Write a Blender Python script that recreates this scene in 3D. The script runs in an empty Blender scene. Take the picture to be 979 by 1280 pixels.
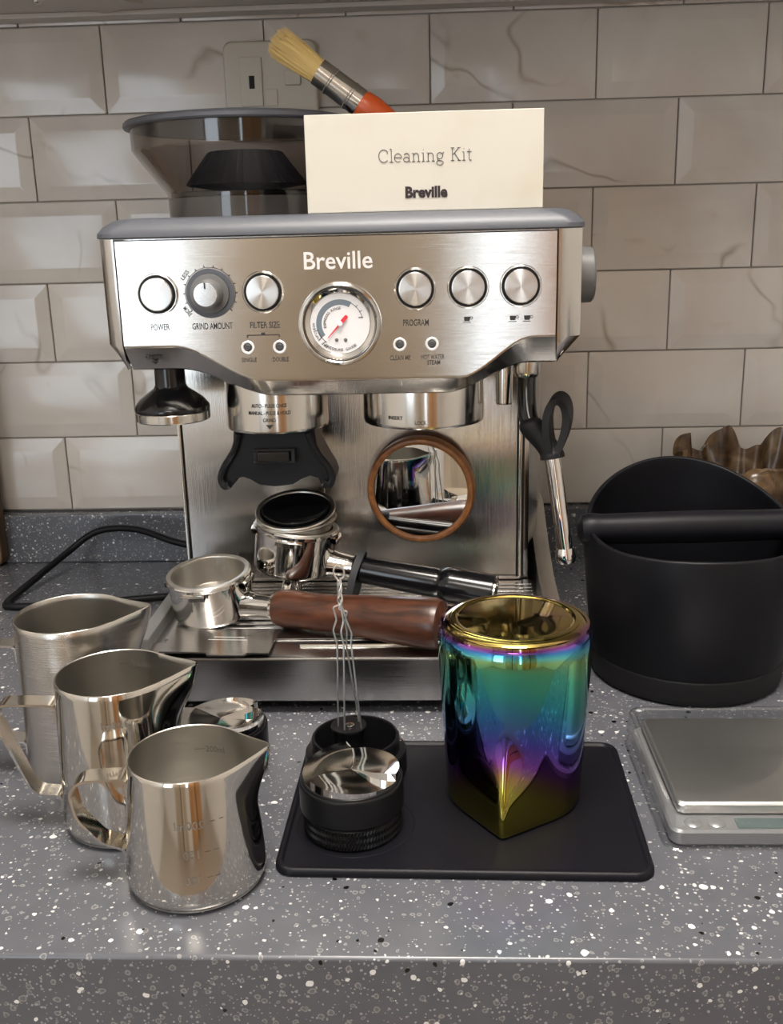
import bpy, bmesh, math, random
from mathutils import Matrix, Vector
random.seed(7)
PI = math.pi
sc = bpy.context.scene
COL = sc.collection

# ------------------------------------------------------------------ camera
cam_d = bpy.data.cameras.new('camera'); cam = bpy.data.objects.new('camera', cam_d); COL.objects.link(cam)
cam_d.sensor_fit = 'HORIZONTAL'; cam_d.sensor_width = 36.0; cam_d.lens = 1250.0 / 979.0 * 36.0
cam_d.clip_start = .02; cam_d.clip_end = 20
cr = Vector((0.99889671, 0.0402707, -0.02415845)); cu = Vector((0.01245091, 0.26891576, 0.96308322))
cf = Vector((-0.04528063, 0.96232146, -0.26811766))
m = Matrix((cr, cu, -cf)).transposed().to_4x4(); m.translation = Vector((0.05980593, -0.65625285, 0.323))
cam.matrix_world = m
sc.camera = cam

# ------------------------------------------------------------------ world, exposure
w = bpy.data.worlds.new('world'); sc.world = w; w.use_nodes = True
w.node_tree.nodes['Background'].inputs[0].default_value = (.75, .85, 1, 1)
w.node_tree.nodes['Background'].inputs[1].default_value = .3
sc.view_settings.view_transform = 'Standard'; sc.view_settings.look = 'None'
sc.view_settings.gamma = 1.0; sc.view_settings.exposure = 0.14; sc.view_settings.use_curve_mapping = False
LAMP_L = 38.0          # radiance of the ceiling lamp diffusers
FILL_L = 13.0           # added, unseen fill lamp that brightens the tiled wall from the front
SKY_L = 4.5            # radiance of the daylight outside the windows

# ------------------------------------------------------------------ materials
def nodes(name):
    M = bpy.data.materials.new(name); M.use_nodes = True
    nt = M.node_tree; return M, nt, nt.nodes['Principled BSDF']
def nn(nt, t, **kw):
    n = nt.nodes.new('ShaderNode' + t)
    for k, v in kw.items():
        if k.startswith('i_'):
            k = k[2:]
            n.inputs[int(k) if k.isdigit() else k.replace('_', ' ')].default_value = v
        else: setattr(n, k, v)
    return n
def setp(p, base=None, rough=None, metal=None, **kw):
    if base is not None: p.inputs['Base Color'].default_value = (*base, 1)
    if rough is not None: p.inputs['Roughness'].default_value = rough
    if metal is not None: p.inputs['Metallic'].default_value = metal
    for k, v in kw.items(): p.inputs[k.replace('_', ' ')].default_value = v
def plain(name, base, rough=.5, metal=0., **kw):
    M, nt, p = nodes(name); setp(p, base, rough, metal, **kw); return M
def ramp(nt, stops, interp='LINEAR'):
    r = nn(nt, 'ValToRGB'); cr_ = r.color_ramp; cr_.interpolation = interp
    while len(cr_.elements) < len(stops): cr_.elements.new(.5)
    for e, (pos, c) in zip(cr_.elements, stops):
        e.position = pos; e.color = (*c, 1) if len(c) == 3 else c
    return r
def mixc(nt, fac, a, b, bt='MIX'):
    n = nn(nt, 'Mix', data_type='RGBA', blend_type=bt); L = nt.links.new
    for sock, v in ((n.inputs[0], fac), (n.inputs[6], a), (n.inputs[7], b)):
        if hasattr(v, 'links'): L(v, sock)
        elif isinstance(v, (int, float)): sock.default_value = v
        else: sock.default_value = (*v, 1)
    return n.outputs[2]
def math_(nt, op, a, b=None, clamp=False):
    n = nn(nt, 'Math', operation=op, use_clamp=clamp)
    for i, v in enumerate((a, b)):
        if v is None: continue
        if hasattr(v, 'links'): nt.links.new(v, n.inputs[i])
        else: n.inputs[i].default_value = v
    return n.outputs[0]
def brushed(name, base, rough, scale, bump=.25, var=.12):
    M, nt, p = nodes(name); setp(p, base, rough, 1.)
    tc = nn(nt, 'TexCoord'); mp = nn(nt, 'Mapping'); mp.inputs['Scale'].default_value = scale
    nz = nn(nt, 'Texture', ) if False else nn(nt, 'TexNoise', i_Scale=1., i_Detail=2.)
    L = nt.links.new
    L(tc.outputs['Object'], mp.inputs[0]); L(mp.outputs[0], nz.inputs['Vector'])
    b = nn(nt, 'Bump', i_Strength=bump, i_Distance=.0004); L(nz.outputs['Fac'], b.inputs['Height']); L(b.outputs[0], p.inputs['Normal'])
    lo = tuple(c * (1 - var) for c in base); hi = tuple(min(1, c * (1 + var)) for c in base)
    L(mixc(nt, nz.outputs['Fac'], lo, hi), p.inputs['Base Color'])
    s = nn(nt, 'TexNoise', i_Scale=30., i_Detail=3.); L(tc.outputs['Object'], s.inputs['Vector'])
    r = ramp(nt, [(.35, (rough * .95,) * 3), (.75, (rough * 1.1,) * 3)]); L(s.outputs['Fac'], r.inputs[0]); L(r.outputs[0], p.inputs['Roughness'])
    return M
STEEL_H = brushed('steel brushed along x', (.62, .595, .56), .12, (14, 900, 2600), .09, .05)
STEEL_V = brushed('steel brushed upright', (.60, .58, .55), .17, (2600, 2600, 12), .16, .06)
STEEL_R = brushed('steel brushed round', (.58, .56, .52), .30, (9, 9, 3200), .22, .08)
STEEL_J = brushed('jug steel satin', (.60, .57, .53), .20, (9, 9, 3600), .25, .06)
STEEL_T = brushed('steel brushed flat', (.58, .57, .56), .22, (12, 2600, 2600), .16, .06)
STEEL_P = brushed('weighing plate steel', (.68, .68, .67), .36, (12, 2600, 2600), .2, .06)
CHROME = plain('chrome', (.72, .70, .67), .07, 1.)
CHROME_S = plain('chrome soft', (.68, .66, .62), .15, 1.)
POLISH = plain('polished jug steel', (.66, .63, .58), .085, 1.)
WIRE = plain('wire steel', (.80, .79, .77), .38, 1.)
DISC, nt, p = nodes('spun steel'); setp(p, (.66, .65, .63), .26, 1.); p.inputs['Anisotropic'].default_value = .92
tg = nn(nt, 'Tangent', direction_type='RADIAL', axis='Z'); nt.links.new(tg.outputs[0], p.inputs['Tangent'])
p.inputs['Anisotropic Rotation'].default_value = .25
GREY = plain('grey moulded plastic', (.078, .084, .100), .42)
GREY_K = plain('grey knob plastic', (.13, .13, .13), .4)
BLACK = plain('black gloss plastic', (.007, .007, .008), .16)
BLACK_S = plain('black satin plastic', (.006, .006, .008), .42, Specular_IOR_Level=.2)
BLACK_A = plain('black anodised metal', (.008, .008, .009), .3, Specular_IOR_Level=.2)
RUBBER = plain('dark rubber', (.012, .012, .013), .5, Specular_IOR_Level=.2)
RUBBER_G = plain('grey rubber', (.055, .058, .062), .6)
MATR = plain('black silicone', (.0055, .0055, .008), .42, Specular_IOR_Level=.2)
DARK = plain('dark recess', (.006, .006, .006), .7)
CRADLE = plain('dark cradle plastic', (.011, .012, .014), .4, Specular_IOR_Level=.2)
INK = plain('dark print', (.03, .028, .028), .6)
WHITE = plain('white enamel', (.80, .80, .82), .35)
RED = plain('red needle paint', (.70, .03, .05), .4)
GAUGEBAND = plain('gauge grey print', (.16, .20, .24), .5)
LOGO = plain('bright logo metal', (.92, .92, .92), .25, .4)
CREAM = plain('cream socket plastic', (.52, .48, .40), .35)
ORANGE = plain('orange lacquer', (.62, .10, .02), .3)
CARD = None
GLASSY = None
def tinted(name, tint, gloss_rough=.05, ior=1.45, extra=.02):
    M = bpy.data.materials.new(name); M.use_nodes = True; nt = M.node_tree; nt.nodes.clear()
    o = nn(nt, 'OutputMaterial'); t = nn(nt, 'BsdfTransparent'); t.inputs[0].default_value = (*tint, 1)
    g = nn(nt, 'BsdfGlossy'); g.inputs['Roughness'].default_value = gloss_rough
    f = nn(nt, 'LayerWeight', i_Blend=.5); mx = nn(nt, 'MixShader'); L = nt.links.new
    L(math_(nt, 'ADD', math_(nt, 'MULTIPLY', math_(nt, 'POWER', f.outputs['Facing'], 4.), .9), .035 + extra, True), mx.inputs[0]); L(t.outputs[0], mx.inputs[1]); L(g.outputs[0], mx.inputs[2]); L(mx.outputs[0], o.inputs[0])
    return M
SMOKE = tinted('smoky clear plastic', (.74, .71, .69), .06)
CLEAR = tinted('clear plastic', (.92, .93, .93), .07, 1.45, .07)
MIRROR = plain('mirror glass', (.86, .87, .87), .01, 1.)

# card
CARD, nt, p = nodes('cream card'); setp(p, (.78, .74, .62), .55); tc = nn(nt, 'TexCoord')
nz = nn(nt, 'TexNoise', i_Scale=24., i_Detail=3.); nt.links.new(tc.outputs['Object'], nz.inputs['Vector'])
rr = ramp(nt, [(.5, (.60, .575, .51)), (.85, (.55, .51, .41))]); nt.links.new(nz.outputs['Fac'], rr.inputs[0]); nt.links.new(rr.outputs[0], p.inputs['Base Color'])
# woods
def wood(name, c1, c2, scale, rough=.35, dist=3., warp=1.4):
    M, nt, p = nodes(name); setp(p, c1, rough); L = nt.links.new
    tc = nn(nt, 'TexCoord'); mp = nn(nt, 'Mapping'); mp.inputs['Scale'].default_value = scale
    n1 = nn(nt, 'TexNoise', i_Scale=1., i_Detail=6., i_Distortion=warp); L(tc.outputs['Object'], mp.inputs[0]); L(mp.outputs[0], n1.inputs['Vector'])
    n2 = nn(nt, 'TexNoise', i_Scale=dist, i_Detail=8., i_Distortion=.6); L(mp.outputs[0], n2.inputs['Vector'])
    r = ramp(nt, [(.32, c2), (.52, c1), (.66, tuple(c * 1.5 for c in c1))]); f = math_(nt, 'MULTIPLY_ADD', n1.outputs['Fac'], .65)
    mm = nt.nodes[-1] if False else f.node; L(math_(nt, 'MULTIPLY', n2.outputs['Fac'], .35), mm.inputs[2]); L(f, r.inputs[0]); L(r.outputs[0], p.inputs['Base Color'])
    return M
ROSEWOOD = wood('rosewood', (.078, .027, .014), (.010, .005, .003), (18, 75, 75), .3, 3.2, 1.2)
RINGWOOD = wood('brown wood ring', (.30, .115, .032), (.20, .075, .02), (60, 60, 60), .45)
BOARDWOOD = wood('board wood', (.13, .075, .03), (.07, .035, .015), (40, 40, 4), .5)
CABWOOD = wood('cabinet wood', (.50, .27, .12), (.36, .18, .07), (6, 6, .7), .45)
CABTAN = wood('tan cupboard', (.40, .33, .25), (.33, .27, .20), (6, 6, .7), .45)

# tiles: pale glazed marble with brown veins, each tile its own offset
TILE, nt, p = nodes('glazed marble tile'); setp(p, (.6, .57, .53), .15); L = nt.links.new
tc = nn(nt, 'TexCoord'); oi = nn(nt, 'ObjectInfo')
off = nn(nt, 'CombineXYZ'); L(math_(nt, 'MULTIPLY', oi.outputs['Random'], 7.3), off.inputs[0]); L(math_(nt, 'MULTIPLY', oi.outputs['Random'], 3.1), off.inputs[2])
ad = nn(nt, 'VectorMath', operation='ADD'); L(tc.outputs['Object'], ad.inputs[0]); L(off.outputs[0], ad.inputs[1])
n1 = nn(nt, 'TexNoise', i_Scale=9., i_Detail=4., i_Distortion=.4); L(ad.outputs[0], n1.inputs['Vector'])
cl = ramp(nt, [(.3, (.57, .525, .475)), (.55, (.65, .61, .56)), (.75, (.70, .67, .63))]); L(n1.outputs['Fac'], cl.inputs[0])
n2 = nn(nt, 'TexNoise', i_Scale=5.5, i_Detail=3., i_Roughness=.4, i_Distortion=.3); L(ad.outputs[0], n2.inputs['Vector'])
v = math_(nt, 'ABSOLUTE', math_(nt, 'SUBTRACT', n2.outputs['Fac'], .5))
vr = ramp(nt, [(0., (1, 1, 1)), (.004, (.6, .6, .6)), (.010, (0, 0, 0))]); L(v, vr.inputs[0])
n3 = nn(nt, 'TexNoise', i_Scale=11., i_Detail=2.); L(ad.outputs[0], n3.inputs['Vector'])
msk = ramp(nt, [(.47, (0, 0, 0)), (.62, (1, 1, 1))]); L(n3.outputs['Fac'], msk.inputs[0])
vf = math_(nt, 'MULTIPLY', math_(nt, 'MULTIPLY', vr.outputs[0], msk.outputs[0]), .6)
blot = ramp(nt, [(.66, (0, 0, 0)), (.78, (.55, .55, .55))]); n4 = nn(nt, 'TexNoise', i_Scale=26., i_Detail=2.); L(ad.outputs[0], n4.inputs['Vector']); L(n4.outputs['Fac'], blot.inputs[0])
c1 = mixc(nt, vf, cl.outputs[0], (.25, .18, .115)); L(mixc(nt, math_(nt, 'MULTIPLY', blot.outputs[0], msk.outputs[0]), c1, (.40, .29, .15)), p.inputs['Base Color'])
GROUT = plain('grout', (.50, .45, .40), .8)
# worktop: grey with white, ringed and black chips
STONE, nt, p = nodes('speckled worktop'); setp(p, (.1, .1, .11), .2); L = nt.links.new
tc = nn(nt, 'TexCoord')
wn = nn(nt, 'TexNoise', i_Scale=190., i_Detail=2.); L(tc.outputs['Object'], wn.inputs['Vector'])
wv = nn(nt, 'VectorMath', operation='MULTIPLY_ADD'); L(wn.outputs['Color'], wv.inputs[0]); wv.inputs[1].default_value = (.0028,) * 3; L(tc.outputs['Object'], wv.inputs[2])
col = (.098, .098, .104)
bn = nn(nt, 'TexNoise', i_Scale=60., i_Detail=5.); L(tc.outputs['Object'], bn.inputs['Vector'])
cur = mixc(nt, bn.outputs['Fac'], (.082, .085, .099), (.116, .120, .136))
def chips(cur, scale, rmin, rmax, prob, colr, ring=False, seed=0.):
    mp = nn(nt, 'Mapping'); mp.inputs['Location'].default_value = (seed, seed * 1.7, seed * .6); L(wv.outputs[0], mp.inputs[0])
    vo = nn(nt, 'TexVoronoi', i_Scale=scale); L(mp.outputs[0], vo.inputs['Vector'])
    sp = nn(nt, 'SeparateColor'); L(vo.outputs['Color'], sp.inputs[0])
    rad = nn(nt, 'MapRange'); L(sp.outputs[0], rad.inputs[0]); rad.inputs[3].default_value = rmin; rad.inputs[4].default_value = rmax
    on = math_(nt, 'LESS_THAN', sp.outputs[1], prob)
    ins = math_(nt, 'LESS_THAN', vo.outputs['Distance'], rad.outputs[0])
    f = math_(nt, 'MULTIPLY', on, ins)
    if ring:
        inn = math_(nt, 'GREATER_THAN', vo.outputs['Distance'], math_(nt, 'MULTIPLY', rad.outputs[0], .66)); f = math_(nt, 'MULTIPLY', f, math_(nt, 'MAXIMUM', inn, .25))
        f = math_(nt, 'MULTIPLY', f, .7)
    return mixc(nt, f, cur, colr)
cur = chips(cur, 520, .12, .40, .30, (.27, .27, .28), False, 3.)
cur = chips(cur, 230, .18, .42, .24, (.27, .27, .27), True, 1.)
cur = chips(cur, 300, .12, .32, .19, (.52, .52, .52), False, 5.)
cur = chips(cur, 165, .08, .34, .15, (.68, .68, .67), False, 2.)
cur = chips(cur, 150, .10, .26, .10, (.004, .004, .004), False, 7.)
L(cur, p.inputs['Base Color'])
# oil-slick metal of the upturned jug: coating colour runs with height and around the jug
RAIN, nt, p = nodes('oil-slick coated steel'); setp(p, (.3, .3, .3), .06, 1.); L = nt.links.new
tc = nn(nt, 'TexCoord'); sx = nn(nt, 'SeparateXYZ'); L(tc.outputs['Object'], sx.inputs[0])
nz = nn(nt, 'TexNoise', i_Scale=22., i_Detail=2.); L(tc.outputs['Object'], nz.inputs['Vector'])
zz = math_(nt, 'DIVIDE', sx.outputs[2], .110)
xx = math_(nt, 'DIVIDE', sx.outputs[0], .044)
ph = math_(nt, 'ADD', zz, math_(nt, 'MULTIPLY', math_(nt, 'SUBTRACT', nz.outputs['Fac'], .5), .10))
side = math_(nt, 'MULTIPLY', math_(nt, 'POWER', math_(nt, 'MAXIMUM', xx, 0.), 2.2), -.20)
mid = nn(nt, 'MapRange', interpolation_type='SMOOTHSTEP'); L(zz, mid.inputs[0]); mid.inputs[1].default_value = .98; mid.inputs[2].default_value = .80
ph = math_(nt, 'ADD', ph, math_(nt, 'MULTIPLY', side, mid.outputs[0]))
rb = ramp(nt, [(0., (.48, .42, .08)), (.09, (.42, .26, .14)), (.17, (.34, .10, .48)), (.30, (.12, .10, .50)), (.42, (.06, .24, .52)),
               (.55, (.06, .44, .46)), (.70, (.12, .58, .40)), (.82, (.34, .64, .26)), (.875, (.14, .62, .66)), (.92, (.05, .22, .62)), (.955, (.34, .07, .42)), (.98, (.45, .33, .10)), (1., (.43, .38, .10))])
L(ph, rb.inputs[0]); L(rb.outputs[0], p.inputs['Base Color'])
AMBER, nt, p = nodes('amber brown glaze'); setp(p, (.22, .12, .05), .22); L = nt.links.new
tc = nn(nt, 'TexCoord'); nz = nn(nt, 'TexNoise', i_Scale=38., i_Detail=4., i_Distortion=1.); L(tc.outputs['Object'], nz.inputs['Vector'])
r = ramp(nt, [(.3, (.05, .027, .014)), (.5, (.13, .075, .034)), (.7, (.27, .19, .11))]); L(nz.outputs['Fac'], r.inputs[0]); L(r.outputs[0], p.inputs['Base Color'])
BRIST = plain('straw bristle', (.62, .45, .17), .6)
PAINT = plain('white wall paint', (.66, .64, .61), .7)
CABIN = plain('pale cabinet laminate', (.50, .47, .43), .45)
FLOORM = plain('floor tile', (.30, .25, .20), .35)
LCDM = plain('grey green display', (.10, .14, .14), .15)
SCALEB = plain('silver plastic', (.36, .36, .37), .3, .5)
def emit(name, c, s):
    M = bpy.data.materials.new(name); M.use_nodes = True; nt = M.node_tree; nt.nodes.clear()
    e = nn(nt, 'Emission'); e.inputs[0].default_value = (*c, 1); e.inputs[1].default_value = s
    nt.links.new(e.outputs[0], nn(nt, 'OutputMaterial').inputs[0]); return M
LAMPM = emit('lamp diffuser', (1., .93, .85), LAMP_L)
FILLM = emit('added fill diffuser', (1., .93, .85), FILL_L)
SKYM = emit('daylight outside', (.80, .90, 1.), SKY_L)

# ------------------------------------------------------------------ geometry helpers: geo = (verts, faces)
def join(*gs):
    V, F = [], []
    for v, f in gs:
        o = len(V); V += list(v); F += [tuple(i + o for i in q) for q in f]
    return V, F
def xf(g, M): return [tuple(M @ Vector(p)) for p in g[0]], g[1]
def T(x, y, z): return Matrix.Translation((x, y, z))
def RX(a): return Matrix.Rotation(math.radians(a), 4, 'X')
def RY(a): return Matrix.Rotation(math.radians(a), 4, 'Y')
def RZ(a): return Matrix.Rotation(math.radians(a), 4, 'Z')
FRONT = RX(90)        # local xy plane to a plate facing the viewer (-Y)
ALONG = RY(90)        # local z axis along +X
def frombm(bm):
    bm.verts.index_update(); g = ([tuple(v.co) for v in bm.verts], [tuple(v.index for v in f.verts) for f in bm.faces]); bm.free(); return g
def box(x0, x1, y0, y1, z0, z1, b=0., seg=2):
    bm = bmesh.new(); bmesh.ops.create_cube(bm, size=1)
    for v in bm.verts: v.co = ((x0 + x1) / 2 + v.co.x * (x1 - x0), (y0 + y1) / 2 + v.co.y * (y1 - y0), (z0 + z1) / 2 + v.co.z * (z1 - z0))
    if b > 0: bmesh.ops.bevel(bm, geom=list(bm.edges), offset=b, segments=seg, profile=.5, affect='EDGES')
    return frombm(bm)
def rrect(x0, x1, y0, y1, r, n=6):
    out = []
    for cx, cy, a0 in ((x1 - r, y1 - r, 0), (x0 + r, y1 - r, 90), (x0 + r, y0 + r, 180), (x1 - r, y0 + r, 270)):
        for i in range(n + 1):
            a = math.radians(a0 + 90 * i / n); out.append((cx + r * math.cos(a), cy + r * math.sin(a)))
    return out
def loft(loops, cap0=True, cap1=True, closed=True):
    V, F = [], []; n = len(loops[0])
    for lp in loops: V += [tuple(p) for p in lp]
    for k in range(len(loops) - 1):
        for i in range(n if closed else n - 1):
            j = (i + 1) % n; F.append((k * n + i, k * n + j, (k + 1) * n + j, (k + 1) * n + i))
    if cap0: F.append(tuple(range(n - 1, -1, -1)))
    if cap1: F.append(tuple(range((len(loops) - 1) * n, len(loops) * n)))
    return V, F
def slab(outline, z0, z1, b=0.):
    cx = sum(p[0] for p in outline) / len(outline); cy = sum(p[1] for p in outline) / len(outline)
    def lp(z, d):
        out = []; n = len(outline)
        for i in range(n):
            p0 = Vector(outline[i - 1]); p1 = Vector(outline[i]); p2 = Vector(outline[(i + 1) % n])
            d1 = (p1 - p0); d2 = (p2 - p1); t = (d1.normalized() if d1.length > 1e-9 else d2.normalized()) + (d2.normalized() if d2.length > 1e-9 else d1.normalized())
            nrm = Vector((-t.y, t.x)).normalized() if t.length > 1e-9 else Vector((0, 0)); q = p1 + nrm * d; out.append((q.x, q.y, z))
        return out
    if b > 0: return loft([lp(z0, b), lp(z0 + b * .3, b * .3), lp(z0 + b, 0), lp(z1 - b, 0), lp(z1 - b * .3, b * .3), lp(z1, b)])
    return loft([lp(z0, 0), lp(z1, 0)])
def lathe(prof, seg=48, a0=0., a1=360., wob=None):
    V, F = [], []; rows = []; full = abs(a1 - a0 - 360) < 1e-6; n = seg if full else seg + 1
    for r, z in prof:
        if r <= 1e-9: rows.append([len(V)]); V.append((0, 0, z)); continue
        row = []
        for i in range(n):
            a = math.radians(a0 + (a1 - a0) * i / seg); rr = r * (wob(a, z) if wob else 1); row.append(len(V)); V.append((rr * math.cos(a), rr * math.sin(a), z))
        rows.append(row)
    for A, B in zip(rows, rows[1:]):
        for i in range(n if full else n - 1):
            j = (i + 1) % n
            if len(A) == 1 and len(B) == 1: continue
            if len(A) == 1: F.append((A[0], B[j], B[i]))
            elif len(B) == 1: F.append((A[i], A[j], B[0]))
            else: F.append((A[i], A[j], B[j], B[i]))
    return V, F
def cyl(r, z0, z1, b=.0005, seg=40):
    b = min(b, r * .45, (z1 - z0) * .45); return lathe([(0, z0), (r - b, z0), (r - b * .3, z0 + b * .3), (r, z0 + b), (r, z1 - b), (r - b * .3, z1 - b * .3), (r - b, z1), (0, z1)], seg)
def ring(r0, r1, z0, z1, b=.0004, seg=56):
    return lathe([(r0, z0), (r1 - b, z0), (r1, z0 + b), (r1, z1 - b), (r1 - b, z1), (r0 + b, z1), (r0, z1 - b), (r0, z0)], seg)
def torus(R, r, seg=56, s2=12, sz=1.):
    return lathe([(R + r * math.cos(2 * PI * k / s2), sz * r * math.sin(2 * PI * k / s2)) for k in range(s2 + 1)], seg)
def smooth(pts, n=8):
    P = [Vector(p) for p in pts]; out = []
    for i in range(len(P) - 1):
        p0 = P[max(i - 1, 0)]; p1 = P[i]; p2 = P[i + 1]; p3 = P[min(i + 2, len(P) - 1)]
        for k in range(n):
            t = k / n; out.append(.5 * ((2 * p1) + (p2 - p0) * t + (2 * p0 - 5 * p1 + 4 * p2 - p3) * t * t + (3 * p1 - p0 - 3 * p2 + p3) * t ** 3))
    return out + [P[-1]]
def frames(P):
    t = [(P[min(i + 1, len(P) - 1)] - P[max(i - 1, 0)]).normalized() for i in range(len(P))]
    u = t[0].orthogonal().normalized(); out = []
    for k in range(len(P)):
        u = (u - t[k] * u.dot(t[k])).normalized(); out.append((t[k], u, t[k].cross(u)))
    return out
def tube(pts, r, seg=10):
    P = [Vector(p) for p in pts]; fr = frames(P); loops = []
    for k, (t, u, v) in enumerate(fr):
        rr = r[k] if isinstance(r, (list, tuple)) else r
        loops.append([tuple(P[k] + (u * math.cos(2 * PI * i / seg) + v * math.sin(2 * PI * i / seg)) * rr) for i in range(seg)])
    return loft(loops)
def strap(path, width, th, wdir):
    """flat strip along path (Vectors); wdir is the direction of its width"""
    P = [Vector(p) for p in path]; W = Vector(wdir).normalized(); loops = []
    for i in range(len(P)):
        t = (P[min(i + 1, len(P) - 1)] - P[max(i - 1, 0)]).normalized(); nrm = W.cross(t).normalized()
        loops.append([tuple(P[i] + W * a * width / 2 + nrm * b * th / 2) for a, b in ((-1, -1), (1, -1), (1, 1), (-1, 1))])
    return loft(loops)
def roundpath(pts, rad, n=5):
    P = [Vector(p) for p in pts]; out = [P[0]]
    for i in range(1, len(P) - 1):
        a = (P[i - 1] - P[i]); b = (P[i + 1] - P[i]); d = min(rad, a.length * .45, b.length * .45); p0 = P[i] + a.normalized() * d; p2 = P[i] + b.normalized() * d
        for k in range(n + 1):
            t = k / n; out.append(p0 * (1 - t) ** 2 + P[i] * 2 * t * (1 - t) + p2 * t * t)
    return out + [P[-1]]

def obj(name, g, mat, parent=None, M=None, smooth_a=35, split=None, label=None):
    me = bpy.data.meshes.new(name); me.from_pydata([tuple(v) for v in g[0]], [], g[1]); 
    bm = bmesh.new(); bm.from_mesh(me); bmesh.ops.recalc_face_normals(bm, faces=bm.faces); bm.to_mesh(me); bm.free()
    for mt in (mat if isinstance(mat, (list, tuple)) else [mat]): me.materials.append(mt)
    if split:
        for pl in me.polygons: pl.material_index = split(pl.center)
    for pl in me.polygons: pl.use_smooth = True
    me.set_sharp_from_angle(angle=math.radians(smooth_a)); me.update()
    o = bpy.data.objects.new(name, me); COL.objects.link(o)
    if len(me.polygons) < 6000:
        wm = o.modifiers.new('even shading', 'WEIGHTED_NORMAL'); wm.keep_sharp = True; wm.weight = 50
    if parent: o.parent = parent
    if M is not None: o.matrix_local = M
    if label: o['label'] = label
    return o
def thing(name, label, cat, loc=(0, 0, 0), M=None, group=None):
    o = bpy.data.objects.new(name, None); COL.objects.link(o); o.empty_display_size = .01
    if M is not None: o.matrix_local = M
    else: o.location = loc
    tag(o, label, cat, group); return o
def tag(o, label, cat, group=None):
    o['label'] = label; o['category'] = cat
    if group: o['group'] = group
    return o
def struct(o): o['kind'] = 'structure'; return o
def textgeo(s, width, height, off=0., spacing=1.):
    cu_ = bpy.data.curves.new('t', 'FONT'); cu_.body = s; cu_.size = 1; cu_.offset = off; cu_.resolution_u = 3; cu_.space_character = spacing
    to = bpy.data.objects.new('t', cu_); COL.objects.link(to); dg = bpy.context.evaluated_depsgraph_get(); dg.update()
    me = bpy.data.meshes.new_from_object(to.evaluated_get(dg)); V = [tuple(v.co) for v in me.vertices]; F = [tuple(pl.vertices) for pl in me.polygons]
    bpy.data.objects.remove(to); bpy.data.curves.remove(cu_); bpy.data.meshes.remove(me)
    xs = [v[0] for v in V]; ys = [v[1] for v in V]; kx = width / (max(xs) - min(xs)); ky = height / (max(ys) - min(ys)) if height else kx
    mx = (max(xs) + min(xs)) / 2; my = (max(ys) + min(ys)) / 2
    return [((x - mx) * kx, (y - my) * ky, 0) for x, y, z in V], F
def wrap(g, R, z0, a_mid, out=.00015):
    """bend a flat text geo round an upright surface of radius R(z); a_mid in degrees"""
    V = []
    for x, y, _ in g[0]:
        z = z0 + y; r = (R(z) if callable(R) else R) + out; a = math.radians(a_mid) + x / r; V.append((r * math.cos(a), r * math.sin(a), z))
    return V, g[1]
def arctext(s, R, a_mid, height, total_deg, flip=False):
    gs = []; n = len(s)
    for i, ch in enumerate(s):
        if ch == ' ': continue
        a = a_mid + total_deg * (.5 - (i + .5) / n) * (1 if not flip else -1)
        g = textgeo(ch, height * (.35 if ch in 'I' else .75), height, .01)
        gs.append(xf(g, RZ(a) @ T(0, R, 0)) if not flip else xf(g, RZ(a) @ T(0, R, 0) ))
    return join(*gs)
def sstep(x, a, b):
    t = max(0., min(1., (x - a) / (b - a))); return t * t * (3 - 2 * t)

# ------------------------------------------------------------------ room
YW = .34
wall_back = struct(obj('wall_back', box(-1.5, 1.7, YW + .004, YW + .12, -.9, 1.75), GROUT))
TW, TH = .152, .077; TX, TZ = -.2454, .5146
def tile_geo(w, h):
    g = .0006; a = rrect(g, w - g, g, h - g, .0012, 2); bw = .0135; b = rrect(bw, w - bw, bw, h - bw, .0008, 2)
    L3 = lambda o, d: [(x, -d, z) for x, z in o]
    a2 = rrect(g + .0006, w - g - .0006, g + .0006, h - g - .0006, .0012, 2); b0 = rrect(bw - .0008, w - bw + .0008, bw - .0008, h - bw + .0008, .001, 2); b1 = rrect(bw + .0008, w - bw - .0008, bw + .0008, h - bw - .0008, .0006, 2)
    return loft([L3(a, -.004), L3(a, .0022), L3(a2, .0028), L3(b0, .0048), L3(b1, .0051)])
tile_src = None
for row in range(-1, 7):
    zb = TZ - row * TH if row >= 0 else TZ - row * TH
    z0 = TZ - row * TH; half = (row % 2 == 0)
    if row == 6: pass
    for k in range(-4, 8):
        x0 = TX + TW * (k + (.5 if row % 2 == 0 else 0.))
        zbot_ = TZ - row * TH
        if row == 0 or True:
            if tile_src is None:
                t_ = obj('tile', tile_geo(TW, TH), TILE, wall_back, smooth_a=12); tile_src = t_
            else:
                t_ = bpy.data.objects.new('tile', tile_src.data); COL.objects.link(t_); t_.parent = wall_back
            t_.location = (x0, YW + .0022, zbot_)
struct(obj('wall_left', box(-1.62, -1.5, -2.4, YW, -.9, 1.75), PAINT))
struct(obj('wall_right', box(1.7, 1.82, -2.4, YW, -.9, 1.75), PAINT))
wall_front = struct(obj('wall_front', box(-1.5, 1.7, -2.52, -2.4, -.9, 1.75), PAINT))
struct(obj('floor', box(-1.5, 1.7, -2.4, YW, -.98, -.9), FLOORM))
struct(obj('ceiling', box(-1.5, 1.7, -2.4, YW, 1.75, 1.83), plain('white ceiling paint', (.82, .81, .79), .8)))
def window(n, x0, x1, z0, z1):
    y = -2.4
    w_ = struct(obj('window_%d' % n, join(box(x0 - .05, x0, y - .01, y + .05, z0 - .05, z1 + .05), box(x1, x1 + .05, y - .01, y + .05, z0 - .05, z1 + .05),
        box(x0, x1, y - .01, y + .05, z1, z1 + .05), box(x0, x1, y - .01, y + .05, z0 - .05, z0)), PAINT))
    obj('pane', box(x0, x1, y + .004, y + .01, z0, z1), SKYM, w_)
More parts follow.
